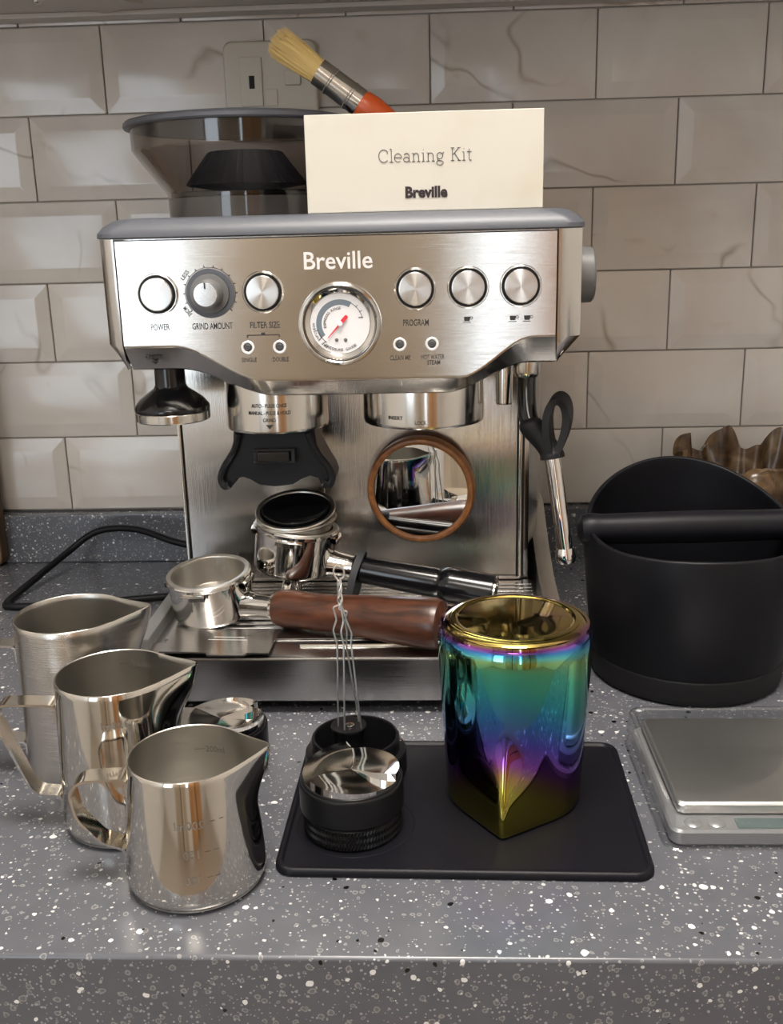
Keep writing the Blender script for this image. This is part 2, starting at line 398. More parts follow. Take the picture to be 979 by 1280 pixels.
window(1, -1.38, -.73, -.15, 1.10)
window(2, .215, .295, -.3, 1.10)
for x0, x1 in ((-.58, -.20), (-.185, .13), (.36, .78), (.815, 1.20)):
    obj('cupboard_panel', box(x0, x1, -2.4, -2.37, -.88, 1.45, .004), CABTAN if x0 < .3 else CABWOOD, wall_front)
for x in (-.1925, .8075): obj('added_dark_strip', box(x - .022, x + .022, -2.4, -2.368, -.88, 1.45), DARK, wall_front)  # dark strips added and widened to draw dark stripes in the jugs' reflections
for lx, ly, lz, lab in ((.10, -.42, 1.56, 'square white ceiling light hanging above the worktop, outside the picture'), (-.10, -1.75, 1.56, 'square white fill light added at the far side of the kitchen, outside the picture')):
  t_ = thing('ceiling_light', lab, 'light', (lx, ly, lz), group='kitchen ceiling lights')  # the far one is added as frontal fill for the tiles
  obj('canopy', box(-.10, .10, -.10, .10, .10, .19, .004), WHITE, t_)
  obj('frame', box(-.27, .27, -.27, .27, .086, .10, .003), WHITE, t_)
  obj('diffuser', loft([[(x, y, z) for x, y in rrect(-.26 + d, .26 - d, -.26 + d, .26 - d, .03)] for d, z in ((0, .0855), (0, .02), (.01, .004), (.03, 0))]), LAMPM if ly > -1 else FILLM, t_)

# worktop with upstand, base unit below, wall unit above
wt = thing('worktop', 'grey speckled stone worktop with black and white chips', 'worktop', (0, 0, 0))
obj('slab', box(-1.5, 1.7, -.2665, YW, -.062, 0, .0022, 3), STONE, wt)
struct(obj('trim_1', box(-1.5, 1.7, .322, YW + .0035, .0002, .0515, .0012), STONE))
bc = thing('base_cabinet', 'pale base cabinet under the speckled worktop', 'cabinet', (0, 0, -.9))
obj('carcass', box(-1.49, 1.69, -.22, YW, .0, .838, .002), CABIN, bc)
for i in range(4):
    d_ = obj('door', box(-1.47 + i * .79, -1.47 + i * .79 + .78, -.24, -.22, .1, .82, .003), CABIN, bc)
    obj('handle', box(-1.47 + i * .79 + .3, -1.47 + i * .79 + .48, -.255, -.24, .76, .772, .002), STEEL_H, d_)
wc = thing('wall_cabinet', 'pale wall cabinet whose underside shows along the top edge', 'cabinet', (0, 0, .521))
obj('carcass', box(-1.49, 1.69, .03, YW - .005, .0, .7, .0015), CABIN, wc)
for i in range(4): obj('door', box(-1.485 + i * .793, -1.485 + i * .793 + .789, .008, .0285, -.004, .7, .002), CABIN, wc)
obj('back_rail', box(-1.48, 1.68, .312, .333, -.0045, .0, .001), CABIN, wc)
br = obj('bracket', join(xf(box(-.026, .026, -.05, .05, -.003, .0, .0006), T(-.237, .255, 0) @ RZ(-34))), CABIN, wc)
obj('screw', xf(lathe([(0, -.0036), (.0022, -.0036), (.0042, -.0022), (.0045, 0)], 20), T(-.272, .262, -.0002)), STEEL_T, br)
obj('screw', xf(lathe([(0, -.0036), (.0022, -.0036), (.0042, -.0022), (.0045, 0)], 20), T(-.20, .235, -.0002)), STEEL_T, br)
obj('batten', box(.155, .1585, .03, .33, -.003, 0, .0004), CABIN, wc)

# wall socket
so = thing('wall_socket', 'cream square wall socket plate behind the bean hopper', 'socket', (-.0875, YW - .004, .409))
obj('plate', xf(loft([[(x, z, d) for x, z in rrect(-.043 + i_, .043 - i_, .0 + i_, .086 - i_, .008)] for i_, d in ((0, 0), (0, .006), (.001, .0078), (.003, .0085))]), FRONT), CREAM, so)
mo = obj('module', box(-.0275, -.0075, -.0105, -.008, .03, .072, .0006), CREAM, so)
obj('slot', box(-.0195, -.0145, -.0112, -.0104, .045, .056, .0002), DARK, mo)
obj('rocker', box(.013, .028, -.0115, -.008, .047, .060, .0015), CREAM, so)
obj('module', box(-.005, .006, -.0098, -.008, .03, .0445, .0006), CREAM, so)

# wooden board standing at the far left
bd = obj('wooden_board', xf(slab(rrect(-.12, .12, 0, .3, .012), 0, .018, .002), RX(90)), BOARDWOOD, smooth_a=40)
bd.location = (-.507, .3215, .0003); tag(bd, 'brown wooden board standing on the worktop at the far left edge', 'board')

# ------------------------------------------------------------------ espresso machine
em = thing('espresso_machine', 'stainless steel espresso machine with round gauge and bean hopper', 'coffee machine')
XL, XR = -.1452, .1383
def zface(x): return .2539 + (.2308 - .2539) * sstep(x, -.112, -.052) + (.2558 - .2308) * sstep(x, .076, .124)
def zbot(x): return .2383 + (.2192 - .2383) * sstep(x, -.112, -.047) + (.2385 - .2192) * sstep(x, .066, .122)
NX = 64
fx = [XL + .0006 + (XR - XL - .0012) * i / NX for i in range(NX + 1)]
bx_ = [-.1435 + (.1395 + .1435) * i / NX for i in range(NX + 1)]
loops = [[(x, .006, .3228) for x in fx], [(x, .0004, .3228) for x in fx], [(x, 0, .3222) for x in fx], [(x, 0, zface(x) + .002) for x in fx], [(x, .0004, zface(x)) for x in fx],
         [(x, .011, zbot(x) + .0012) for x in bx_], [(x, .0135, zbot(x)) for x in bx_], [(x, .03, zbot(x)) for x in bx_]]
fp = obj('front_panel', loft(loops, False, False, False), STEEL_H, em, smooth_a=28)
# housing
hb = [(x, zbot(x) + .0006) for x in bx_]
outl = [(-.1565, .3235), (-.1565, .2562)] + hb + [(.1545, .2570), (.1545, .3235)]
obj('housing', loft([[(x, .0135, z) for x, z in outl], [(x, .30, z) for x, z in outl]]), STEEL_V, em)
def pillar(sx, xp, xo):
    sec = [(xp, .0004), (xp + sx * .004, .0006), (xp + sx * .0075, .003), (xo - sx * .0012, .008), (xo, .014), (xo, .04)]
    rows = [[(x, y, .3236) for x, y in sec], [(x, y, .2562) for x, y in sec]]
    low = []
    for i, (x, y) in enumerate(sec):
        low.append((xp + sx * (.0012 if i == 0 else .0012 + .0004 * i), y + .0115, .2384))
    rows = [rows[0], rows[1], low]
    return loft(rows, False, False, False)
obj('pillar', pillar(-1, -.1457, -.1578), STEEL_V, em, smooth_a=40)
obj('pillar', pillar(1, .1388, .1558), STEEL_V, em, smooth_a=40)
# top cover with shallow cup tray
def cl_(x0, x1, y0, y1, r, z): return [(x, y, z) for x, y in rrect(x0, x1, y0, y1, r, 6)]
A = (-.1582, .1562, -.0035, .303)
def ins(d, r, z): return cl_(A[0] + d, A[1] - d, A[2] + d * .8, A[3] - d, r, z)
obj('top_cover', loft([ins(.002, .012, .3238), ins(0, .013, .3245), ins(.0002, .013, .3272), ins(.003, .014, .3310), ins(.009, .016, .3350), ins(.012, .017, .3360), ins(.016, .018, .3364),
    cl_(-.138, .136, .040, .285, .014, .3364), cl_(-.137, .135, .041, .284, .013, .3352), cl_(-.136, .134, .042, .283, .012, .3312)]), GREY, em, smooth_a=30)
# column below the head
cp = [(-.1478, .1315), (.1275, .1315), (.1345, .134), (.1440, .160), (.1510, .205), (.1510, .298), (-.1510, .298), (-.1510, .150)]
obj('column', loft([[(x, y, .02) for x, y in cp], [(x, y, .235) for x, y in cp]]), STEEL_V, em)
for x0, x1 in ((-.1440, -.0312), (-.0296, .1245)):
    obj('splash_plate', box(x0, x1, .1292, .1330, .0475, .2300, .0006), STEEL_H if False else STEEL_V, em)
for x0, x1 in ((-.1482, -.1452), (.1256, .1288)):
    e_ = obj('edge_trim', box(x0, x1, .1280, .1335, .0475, .2300, .0008), CHROME_S, em)
for x0, x1 in ((-.1452, -.1440), (.1245, .1256), (.1288, .1305)): obj('seam_gap', box(x0, x1, .1300, .1335, .0475, .2300), DARK, em)
# base
obj('base_side', box(-.1545, -.1435, -.012, .30, .0085, .0530, .003), GREY_K, em)
rs = [[(.1400, y, .0085), (.1525, y, .0085), (.1525, y, z), (.1480, y, z + .002), (.1400, y, z + .001)] for y, z in ((-.012, .047), (.05, .050), (.10, .056), (.14, .070), (.19, .095), (.30, .10))]
obj('base_side', loft(rs), STEEL_V, em)
obj('base_plate', box(-.1435, .1405, .0, .30, .0085, .030), BLACK_S, em)
for x, y in ((-.13, .0), (.13, .0), (-.13, .28), (.13, .28)): obj('foot', xf(cyl(.011, 0, .0088, .001, 24), T(x, y, 0)), RUBBER, em)
# drip tray
tr = obj('drip_tray', loft([[(x, y, z) for x in (-.150,)] + [(x2, y, z) for x2 in (.1495,)] for y, z in ((.010, .0090), (-.0205, .0090), (-.0222, .0105), (-.0228, .0405), (-.0220, .0424), (-.0205, .0432), (-.0040, .0452), (.0, .0452), (.0, .0440), (.1290, .0440))], False, False, False), STEEL_T, em, smooth_a=24)
obj('tray_well', box(-.141, .140, .004, .128, .030, .0436), DARK, tr)
sl = obj('slot', box(-.040, .056, -.0052, .0012, .0440, .0456, .0006), DARK, tr)
obj('slot_lip', box(-.038, .055, -.0075, -.0050, .0445, .0466, .0008), CHROME_S, tr)
gr = obj('grille', box(-.137, -.020, .004, .024, .0440, .0462, .0005), STEEL_T, em)
obj('bar', box(-.020, .136, .004, .012, .0440, .0462, .0004), STEEL_T, gr)
barm = None
yb = .0
y_ = .0265
while y_ < .124:
    if barm is None: b_ = obj('bar', box(-.137, .136, -.0026, .0026, .0440, .0462, .0006, 1), STEEL_T, gr); barm = b_.data
    else: b_ = bpy.data.objects.new('bar', barm); COL.objects.link(b_); b_.parent = gr
    b_.location = (0, y_, 0); y_ += .0082
for x in (-.137, -.06, .02, .098, .128): obj('rib', box(x, x + .008, .012, .126, .0439, .0461, .0004), STEEL_T, gr)
pm = T(-.094, -.0035, .0466) @ RZ(-3)
pt = [(-.039, -.020), (-.006, -.020), (-.004, -.0245), (.022, -.0245), (.0235, -.020), (.038, -.020), (.038, .0235), (-.0385, .0235)]
obj('cover_plate', xf(loft([[(x, y, z) for x, y in pt] for z in (0, .0012)]), pm), STEEL_T, em)
obj('engraving', xf(join(*[xf(box(-w_ / 2, w_ / 2, 0, .0004, 0, .00006), T(.004, .002 + k * .005, .00121)) for k, w_ in ((0, .028), (1, .022))]), pm), plain('etched grey', (.75, .75, .75), .5), em)

# hopper
hx, hy = -.0832, .148
hp = obj('bean_hopper', xf(lathe([(.0600, .3320), (.0600, .3548), (.0615, .3570), (.0820, .3835), (.0842, .3870), (.0845, .4030), (.0825, .4030), (.0822, .3872), (.0800, .3845), (.0595, .3578), (.0580, .355), (.0580, .332), (.06, .332)], 72), T(hx, hy, 0)), SMOKE, em)
obj('hopper_lid', xf(lathe([(0, .4105), (.030, .4103), (.060, .4096), (.080, .4082), (.0875, .4066), (.0890, .4052), (.0893, .4030), (.0885, .4018), (.083, .4020), (0, .4020)], 72), T(hx, hy, 0)), GREY, hp)
obj('burr_guard', xf(lathe([(.012, .3565), (.0445, .3615), (.0440, .3635), (.0275, .3855), (.020, .3865), (0, .3870)], 96, wob=lambda a, z: 1 + .035 * math.cos(22 * a)), T(hx, hy, 0)), plain('guard plastic', (.030, .030, .034), .4), hp)
obj('hopper_collar', xf(ring(.0555, .0590, .333, .352), T(hx, hy, 0)), GREY_K, hp)
obj('gate_ring', xf(ring(.0300, .0575, .3525, .3560), T(hx, hy, 0)), BLACK_S, hp)

# buttons, dial, lamps, gauge, lettering on the front panel
def front(x, z, y=0.): return T(x, y, z) @ FRONT
disc_me = None
for x, z, tip in ((-.1195, .2887, 0), (-.0505, .2887, 0), (.0477, .2886, 0), (.0815, .2888, 0), (.1151, .2890, 0)):
    b_ = obj('button', cyl(.0106, .0, .0040, .0008, 56), DISC, em, front(x, z))
    obj('button_ring', ring(.0120, .0134, -.001, .0022, .0005), WHITE if False else CHROME_S, b_)
    obj('button_groove', ring(.0104, .0121, -.001, .0014, .0003), RUBBER, b_)
dl = obj('grind_dial', lathe([(0, .0150), (.0080, .0150), (.0087, .0142), (.0092, .0035), (.0125, .0030), (.0125, 0), (0, 0)], 56), GREY_K, em, front(-.0849, .2886))
obj('dial_face', cyl(.0076, .0148, .0154, .0003, 48), STEEL_T, dl)
obj('dial_ring', ring(.0124, .0158, -.001, .0012, .0003), GREY, dl)
obj('dial_scale', join(*[xf(box(-.0003, .0003, .0164, .0178, 0, .0003), RZ(a)) for a in range(-130, 131, 20)], lathe([(.0162, .0001), (.0166, .0001)], 60, -40, 220)), INK, dl)
obj('pointer', box(-.0005, .0005, .0035, .0074, .0153, .0157), INK, dl)
for wd, aa in (('LESS', 52), ('MORE', 128)):
    g_ = xf(textgeo(wd, .0066, .0026, .01), T(0, 0, 0))
    obj('print', xf(g_, RZ(aa if wd == 'LESS' else -52 + 0) @ T(-.0200 if wd == 'LESS' else -.0200, 0, .0003) @ RZ(0 if wd == 'LESS' else 0) @ RZ(0)) if False else xf(g_, (T(-.0158, .0118, .0003) @ RZ(52)) if wd == 'LESS' else (T(-.0158, -.0112, .0003) @ RZ(-52))), INK, em, front(-.0849, .2886))
for x in (-.0626, -.0416, .0371, .0580):
    l_ = obj('indicator_lamp', lathe([(0, .0012), (.0016, .0014), (.0024, .0008), (.0026, 0), (0, 0)], 32), RUBBER_G, em, front(x, .2534))
    obj('lamp_bezel', ring(.0028, .0044, -.001, .0012, .0004), LOGO, l_)
def printed(s, x, z, wd, ht, off=.014, matl=INK, y=-.00008):
    return obj('lettering', textgeo(s, wd, ht, off), matl, em, front(x, z, y))
printed('POWER', -.1195, .2677, .0125, .0042); printed('GRIND AMOUNT', -.0850, .2677, .0265, .0042); printed('FILTER SIZE', -.0505, .2677, .0195, .0042)
printed('SINGLE', -.0622, .2452, .0100, .0030); printed('DOUBLE', -.0414, .2452, .0105, .0030)
printed('PROGRAM', .0478, .2672, .0165, .0042); printed('CLEAN ME', .0372, .2447, .0135, .0030); printed('HOT WATER', .0585, .2449, .0150, .0030); printed('STEAM', .0590, .2413, .0085, .0030)
obj('lettering', textgeo('Breville', .0440, .0110, .012), LOGO, em, front(-.0012, .3075, -.0003))
obj('bracket_line', join(box(-.0108, .0108, -.0003, .0003, 0, .0002), box(-.0108, -.0102, -.0016, 0, 0, .0002), box(.0102, .0108, -.0016, 0, 0, .0002), box(-.0012, .0012, 0, .0016, 0, .0002)), INK, em, front(-.0520, .2612, -.0002))
def cup(cx): return join(xf(slab([(-.0020, .0014), (.0020, .0014), (.0017, -.0014), (-.0017, -.0014)], 0, .0003), T(cx, 0, 0)), xf(ring(.0006, .0010, 0, .0003, .00005, 16), T(cx + .0028, .0006, 0)), box(cx - .0028, cx + .0024, -.0024, -.0020, 0, .0003))
obj('cup_icon', cup(0), INK, em, front(.0808, .2688, -.0002)); obj('cup_icon', join(cup(-.0046), cup(.0046)), INK, em, front(.1148, .2688, -.0002))
bm_ = front(-.1265, .2473, .0049) @ RX(-38)
obj('lettering', join(textgeo('TAMPER', .0115, .0026, .02), xf(([(-.0026, 0, 0), (.0026, 0, 0), (0, -.0028, 0)], [(0, 1, 2)]), T(0, -.0030, 0))), INK, em, front(-.1265, .2474, .0037) @ RX(35))
ga = obj('pressure_gauge', lathe([(0, -.002), (.0265, -.002), (.0268, .0025), (.0258, .0042), (.0246, .0046), (.0238, .0040), (.0232, .0020), (.0226, .0026), (.0200, .0012), (.0196, .0005), (0, .0005)], 80), CHROME, em, front(-.0013, .2675))
obj('gauge_groove', ring(.0233, .0240, .002, .0042, .0001), INK, ga)
obj('gauge_face', cyl(.0194, .0004, .0010, .0001, 64), WHITE, ga)
def arcband(r0, r1, a0, a1, z=.0011): return lathe([(r0, z), (r1, z)], 48, a0, a1)
obj('gauge_band', arcband(.0120, .0156, 60, 215), GAUGEBAND, ga)
obj('gauge_marks', join(arcband(.0148, .0152, 15, 60), arcband(.0148, .0152, 200, 232), xf(box(-.0030, 0, -.0003, .0003, .0011, .0012), T(.0150, .0038, 0)), *[xf(box(.0146, .0166, -.0002, .0002, .0011, .0012), RZ(a)) for a in (195, 215, 228, 45, 30)],
    xf(arctext('ESPRESSO RANGE', .0100, 50, .0017, 110), T(0, 0, .0012)), xf(arctext('PRE INFUSION', .0172, 118, .0016, 62), T(0, 0, .0012)), xf(arctext('PRESSURE GAUGE', -.0168, 0, .0018, 74, True), T(0, 0, .0012))), INK, ga)
for x in (-.0026, .0032): obj('gauge_rivet', xf(cyl(.0012, .001, .0014, .0002, 16), T(x, -.0104, 0)), GREY_K, ga)
nd = obj('needle', xf(join(loft([[(-.0120, -.00025, z), (.0, -.0006, z), (.0, .0006, z), (-.0120, .00025, z)] for z in (.0018, .0022)]), xf(slab(rrect(0, .0070, -.0012, .0012, .0010), .0018, .0023), T(0, 0, 0))), RZ(47.5)), RED, ga)
obj('needle_hub', lathe([(0, .0032), (.0014, .0030), (.0019, .0022), (.0019, .001), (0, .001)], 24), WHITE, ga)
# side dial on the right
sk = obj('steam_dial', xf(lathe([(0, 0), (.0185, 0), (.0192, .0010), (.0186, .0125), (.0172, .0140), (0, .0145)], 48), T(.1550, .055, .2925) @ ALONG), GREY_K, em)
obj('dial_neck', xf(cyl(.012, -.004, .001, .0005), T(.1550, .055, .2925) @ ALONG), BLACK_S, sk)

# grinder outlet and group head
go = obj('grinder_outlet', xf(lathe([(.0335, .2250), (.0365, .2250), (.0368, .1935), (.0362, .1915), (.0340, .1910), (.0330, .1940), (.0, .1945)], 72), T(-.0545, .056, 0)), CHROME_S, em)
tx = join(wrap(textgeo('AUTO - PULSE ONCE', .0250, .0026, .012), .0368, .2112, -90), wrap(textgeo('MANUAL - PULSE & HOLD', .0300, .0026, .012), .0368, .2062, -90), wrap(textgeo('GRIND', .0090, .0026, .012), .0368, .2012, -90), wrap(([(-.0026, .0012, 0), (.0026, .0012, 0), (0, -.0018, 0)], [(0, 1, 2)]), .0368, .1968, -90))
obj('lettering', xf(tx, T(-.0545, .056, 0)), INK, go)
gh = obj('group_head', xf(lathe([(.036, .2250), (.0428, .2250), (.0432, .1960), (.0425, .1936), (.0395, .1930), (.0385, .1960), (.0385, .205), (0, .2055)], 80), T(.0512, .058, 0)), CHROME_S, em)
obj('shower_screen', xf(cyl(.027, .1985, .2050, .002, 48), T(.0512, .058, 0)), STEEL_R, gh)
obj('lettering', xf(join(wrap(textgeo('INSERT', .0110, .0026, .012), .0432, .2015, -116), wrap(textgeo('LOCK', .0080, .0026, .012), .0432, .1985, -92), wrap(box(-.0165, .0165, -.0002, .0002, 0, 0.0001), .0432, .2040, -107)), T(.0512, .058, 0)), INK, gh)
# portafilter cradle under the grinder outlet
def cradle():
    prof = [(0, .1925), (.0285, .1925), (.0300, .180), (.0345, .170), (.0395, .161), (.0415, .1545), (.0400, .1500), (.0355, .1490), (.0315, .1515), (.0300, .1560), (.0240, .1580), (.0180, .1560), (.0120, .1525), (0, .1518)]
    o = [(x, z) for x, z in prof] + [(-x, z) for x, z in prof[-2:0:-1]]
    f0 = [(x, .030 + .22 * abs(x), z) for x, z in o]; f1 = [(x, .070 + .1 * abs(x), z) for x, z in o]
    return loft([f0, f1])
ck = obj('portafilter_cradle', xf(cradle(), T(-.0545, 0, 0)), CRADLE, em, smooth_a=40)
obj('cradle_switch', box(-.0655, -.0430, .0255, .034, .1705, .1775, .0008), BLACK, ck)
obj('switch_frame', join(box(-.0690, -.0395, .0285, .034, .1690, .1705, .0003), box(-.0690, -.0395, .0285, .034, .1775, .1790, .0003), box(-.0690, -.0662, .0285, .034, .1705, .1775, .0003), box(-.0423, -.0395, .0285, .034, .1705, .1775, .0003)), DARK, ck)
for s in (-1, 1): obj('cradle_cheek', xf(tube(smooth([(s * .0245, .0300, .190), (s * .0285, .0320, .178), (s * .0365, .0345, .166), (s * .0400, .0350, .157), (s * .0375, .0340, .1515), (s * .0335, .0330, .1530)], 6), [.0022 + .0006 * (i / 30) for i in range(31)], 8), T(-.0545, 0, 0)), CRADLE, ck)
obj('cradle_mount', box(-.078, -.031, .07, .131, .170, .20, .003), CRADLE, ck)
# hot water spout, steam wand
obj('water_spout', xf(lathe([(.0042, .2035), (.0058, .2030), (.0062, .2045), (.0062, .235), (0, .235)], 28), T(.1092, .062, 0)), CHROME_S, em)
sw = obj('steam_wand', tube(smooth([(.1245, .052, .236), (.1240, .050, .222), (.1238, .045, .208), (.1250, .040, .196), (.1290, .036, .188)], 6), .0068, 16), BLACK, em)
obj('wand_socket', xf(lathe([(0, .2235), (.0080, .2240), (.0098, .2275), (.0100, .237)], 36), T(.1240, .051, 0)), CHROME_S, sw)
gp = obj('wand_grip', tube(smooth([(.1240, .037, .1965), (.1262, .036, .1915), (.1320, .034, .1845), (.1375, .031, .1775), (.1402, .029, .1720), (.1408, .0285, .1695)], 5), [.0030, .0052, .0066, .0075, .0082, .0084, .0085, .0084, .0083, .0081, .0080, .0078, .0077, .0076, .0076, .0076, .0076, .0076, .0078, .0082, .0086, .0088, .0088, .0087, .0086, .0080], 18), RUBBER, sw, smooth_a=60)
lp_ = smooth([(.1400, .028, .1740), (.1374, .0285, .188), (.1372, .029, .200), (.1400, .0295, .2085), (.1446, .030, .2115), (.1490, .030, .2080), (.1508, .0298, .199), (.1490, .029, .187), (.1440, .028, .1745)], 6)
obj('grip_loop', strap(lp_, .0140, .0050, (0.35, 1, .25)), RUBBER, gp)
obj('wand_tube', tube([(.1405, .0285, .172), (.1500, .0225, .1050)], .0056, 20), CHROME, sw)
obj('wand_tip', tube([(.1499, .0226, .1060), (.1502, .0224, .1020), (.1507, .0221, .0985), (.1511, .0219, .0955), (.1512, .0218, .0940)], [.0060, .0070, .0074, .0064, .0040], 20), CHROME, sw)
# power cord
cd = smooth([(-.150, .285, .024), (-.176, .287, .026), (-.205, .290, .032), (-.245, .300, .042), (-.285, .303, .039), (-.312, .283, .022), (-.330, .235, .009), (-.3375, .198, .0036), (-.3315, .186, .0034), (-.310, .186, .0034), (-.26, .194, .0034), (-.20, .206, .0034), (-.160, .222, .0034), (-.145, .23, .010)], 8)
obj('power_cord', tube(cd, .0034, 12), BLACK_S, em)

# ------------------------------------------------------------------ tamper hanging under the head
tm = thing('tamper', 'black tamper with steel foot hanging under the machine head', 'tamper', (-.1282, .046, .1985))
obj('steel_base', lathe([(0, 0), (.0255, 0), (.0264, .0008), (.0265, .0062), (.0260, .0068), (0, .0068)], 64), CHROME_S, tm)
obj('handle', lathe([(0, .0068), (.0262, .0068), (.0266, .0085), (.0262, .0105), (.0225, .0150), (.0165, .0195), (.0122, .0225), (.0108, .0250), (.0105, .0392), (0, .0392)], 64), BLACK, tm)

# ------------------------------------------------------------------ portafilters
def basis(d, n):
    n = Vector(n).normalized(); d = Vector(d); d = (d - n * d.dot(n)).normalized(); y = n.cross(d)
    return Matrix((d, y, n)).transposed().to_4x4()
def pf_body(parent, H=.030, r=.0300):
    b_ = obj('bowl', lathe([(0, 0), (r * .86, 0), (r * .95, .0012), (r, .0042), (r * 1.015, H - .004), (r * 1.06, H - .003), (r * 1.07, H - .0008), (r * 1.05, H), (r * .97, H), (r * .95, .004), (0, .003)], 72), CHROME, parent)
    for a in (8, 98, 188, 278):
        obj('lug', lathe([(r * .99, H - .0085), (r * 1.09, H - .0085), (r * 1.12, H - .0080), (r * 1.12, H - .0050), (r * 1.09, H - .0045), (r * .99, H - .0045), (r * .99, H - .0085)], 10, a - 17, a + 17), CHROME, parent)
    return b_
def basket(name, parent, M, depth=.022, r=.0278, label=None):
    return obj(name, lathe([(0, .0), (r * .86, 0), (r * .92, .001), (r * .985, depth - .001), (r * 1.10, depth - .0004), (r * 1.125, depth + .0006), (r * 1.10, depth + .0016), (r * .995, depth + .0012), (r * .965, depth), (r * .90, .0022), (r * .86, .0016), (0, .0016)], 72), STEEL_R, parent, M)
M1 = T(-.1090, .0470, .0500) @ basis((.170, -.060, .000), (-.065, -.11, 1))
p1 = thing('portafilter', 'chrome portafilter with reddish brown wooden handle lying on the drip tray', 'portafilter', M=M1)
pf_body(p1, .0335); basket('filter_basket', p1, T(0, 0, .0120), .021)
nk = obj('neck', xf(lathe([(.0112, .026), (.0098, .033), (.0088, .040), (.0086, .0560), (0, .0560)], 32), T(0, 0, .0095) @ ALONG), CHROME, p1)
HP = [(0, .0455), (.0095, .0455), (.0122, .0465), (.0136, .0500), (.0140, .0570), (.0134, .0720), (.0136, .0900), (.0150, .1150), (.0168, .1400), (.0178, .1600), (.0178, .1690), (.0165, .1735), (.0120, .1760), (0, .1765)]
obj('handle', xf(lathe(HP, 40), T(.0085, 0, .0095) @ ALONG), ROSEWOOD, p1)
obj('ferrule', xf(lathe([(.0095, .0440), (.0112, .0440), (.0118, .0462), (.0100, .0470)], 32), T(.0085, 0, .0095) @ ALONG), CHROME, p1)
M2 = T(-.0520, .0745, .0745) @ basis((.1563, -.030, -.023), (.135, .0, 1))
p2 = thing('portafilter', 'chrome portafilter with glossy black handle standing behind the wooden-handled one', 'portafilter', M=M2)
pf_body(p2, .036, .0308); basket('filter_basket', p2, T(0, 0, .0125), .0232, .0282)
obj('neck', xf(lathe([(.0115, .026), (.0100, .034), (.0090, .0450), (.0094, .0500), (0, .0500)], 32), T(0, 0, .0100) @ ALONG), CHROME, p2)
obj('handle', xf(lathe([(0, .0480), (.0100, .0480), (.0106, .0500), (.0112, .0800), (.0120, .1120), (.0112, .1150), (.0108, .1165), (0, .1165)], 40), T(0, 0, .0100) @ ALONG), BLACK, p2)
hc = obj('handle_cap', xf(lathe([(.0108, .1150), (.0118, .1165), (.0136, .1195), (.0140, .1230), (.0140, .1540), (.0136, .1560), (0, .1560)], 40), T(0, 0, .0100) @ ALONG), BLACK, p2)
obj('end_ring', xf(lathe([(.0118, .1562), (.0134, .1560), (.0134, .1572), (.0118, .1578), (.0118, .1562)], 40), T(0, 0, .0100) @ ALONG), CHROME, p2)
obj('spout', join(xf(cyl(.0085, -.006, .0005, .001, 24), T(0, 0, 0)), tube(smooth([(0, 0, -.004), (0, .008, -.007), (0, .013, -.016), (0, .0135, -.0255)], 5), .0045, 12), tube(smooth([(0, 0, -.004), (0, -.008, -.007), (0, -.013, -.016), (0, -.0135, -.0255)], 5), .0045, 12)), CHROME, p2)
bp = smooth([(.052, .0125, .0185), (.0535, .000, .0300), (.0520, -.0130, .0200), (.0500, -.0150, .004), (.0485, -.0125, -.0085), (.0478, .000, -.0110), (.049, .0120, -.0075), (.0505, .0140, .006), (.052, .0125, .0185)], 5)
gb = obj('rubber_band', xf(strap(bp, .0052, .0016, (1, 0, .05)), M2 @ T(0, 0, -.0065)), RUBBER_G); gb.data.transform(Matrix.Identity(4)); tag(gb, 'grey rubber band looped round the black portafilter handle', 'band')
# loose baskets stacked on it
c0 = M2 @ Vector((0, 0, .036))
MB1 = T(*c0) @ T(0, -.0005, .0022) @ basis((1, 0, -.02), (-.03, -.06, 1)) @ T(0, 0, -.0125)
k1 = basket('filter_basket', None, MB1 @ T(0, 0, .0), .0150, .0276); tag(k1, 'lower steel filter basket nested in the black-handled portafilter', 'filter basket')
MB2 = T(*c0) @ T(0, -.0020, .0085) @ basis((1, 0, .03), (-.02, -.27, 1)) @ T(0, 0, -.0085)
k2 = basket('filter_basket', None, MB2, .0125, .0272); tag(k2, 'tilted upper steel filter basket holding a black rubber disc', 'filter basket')
rd = obj('rubber_disc', xf(lathe([(0, .0095), (.010, .0092), (.012, .0098), (.020, .0105), (.0240, .0128), (.0256, .0128), (.0258, .0112), (.0245, .0078), (0, .0068)], 56), MB2 @ T(0, .0, .0018) @ RX(-4)), BLACK); tag(rd, 'round black rubber disc lying inside the tilted filter basket', 'disc')

# ------------------------------------------------------------------ round mirror against the splash plate
MM = T(.0478, .1150, .1270) @ RZ(-7.5) @ RX(91.2)
mr = thing('round_mirror', 'round mirror with brown wooden rim leaning against the steel splash plate', 'mirror', M=MM)
obj('rim', lathe([(.0372, .0060), (.0378, .0074), (.0395, .0082), (.0415, .0078), (.0428, .0060), (.0430, -.0030), (.0420, -.0045), (0, -.0045), (0, .0), (.0372, .0)], 80), RINGWOOD, mr)
obj('glass', cyl(.0374, .0005, .0050, .0003, 64), MIRROR, mr, smooth_a=10)
obj('magnet', cyl(.010, -.0095, -.0044, .0005, 32), BLACK_S, mr)

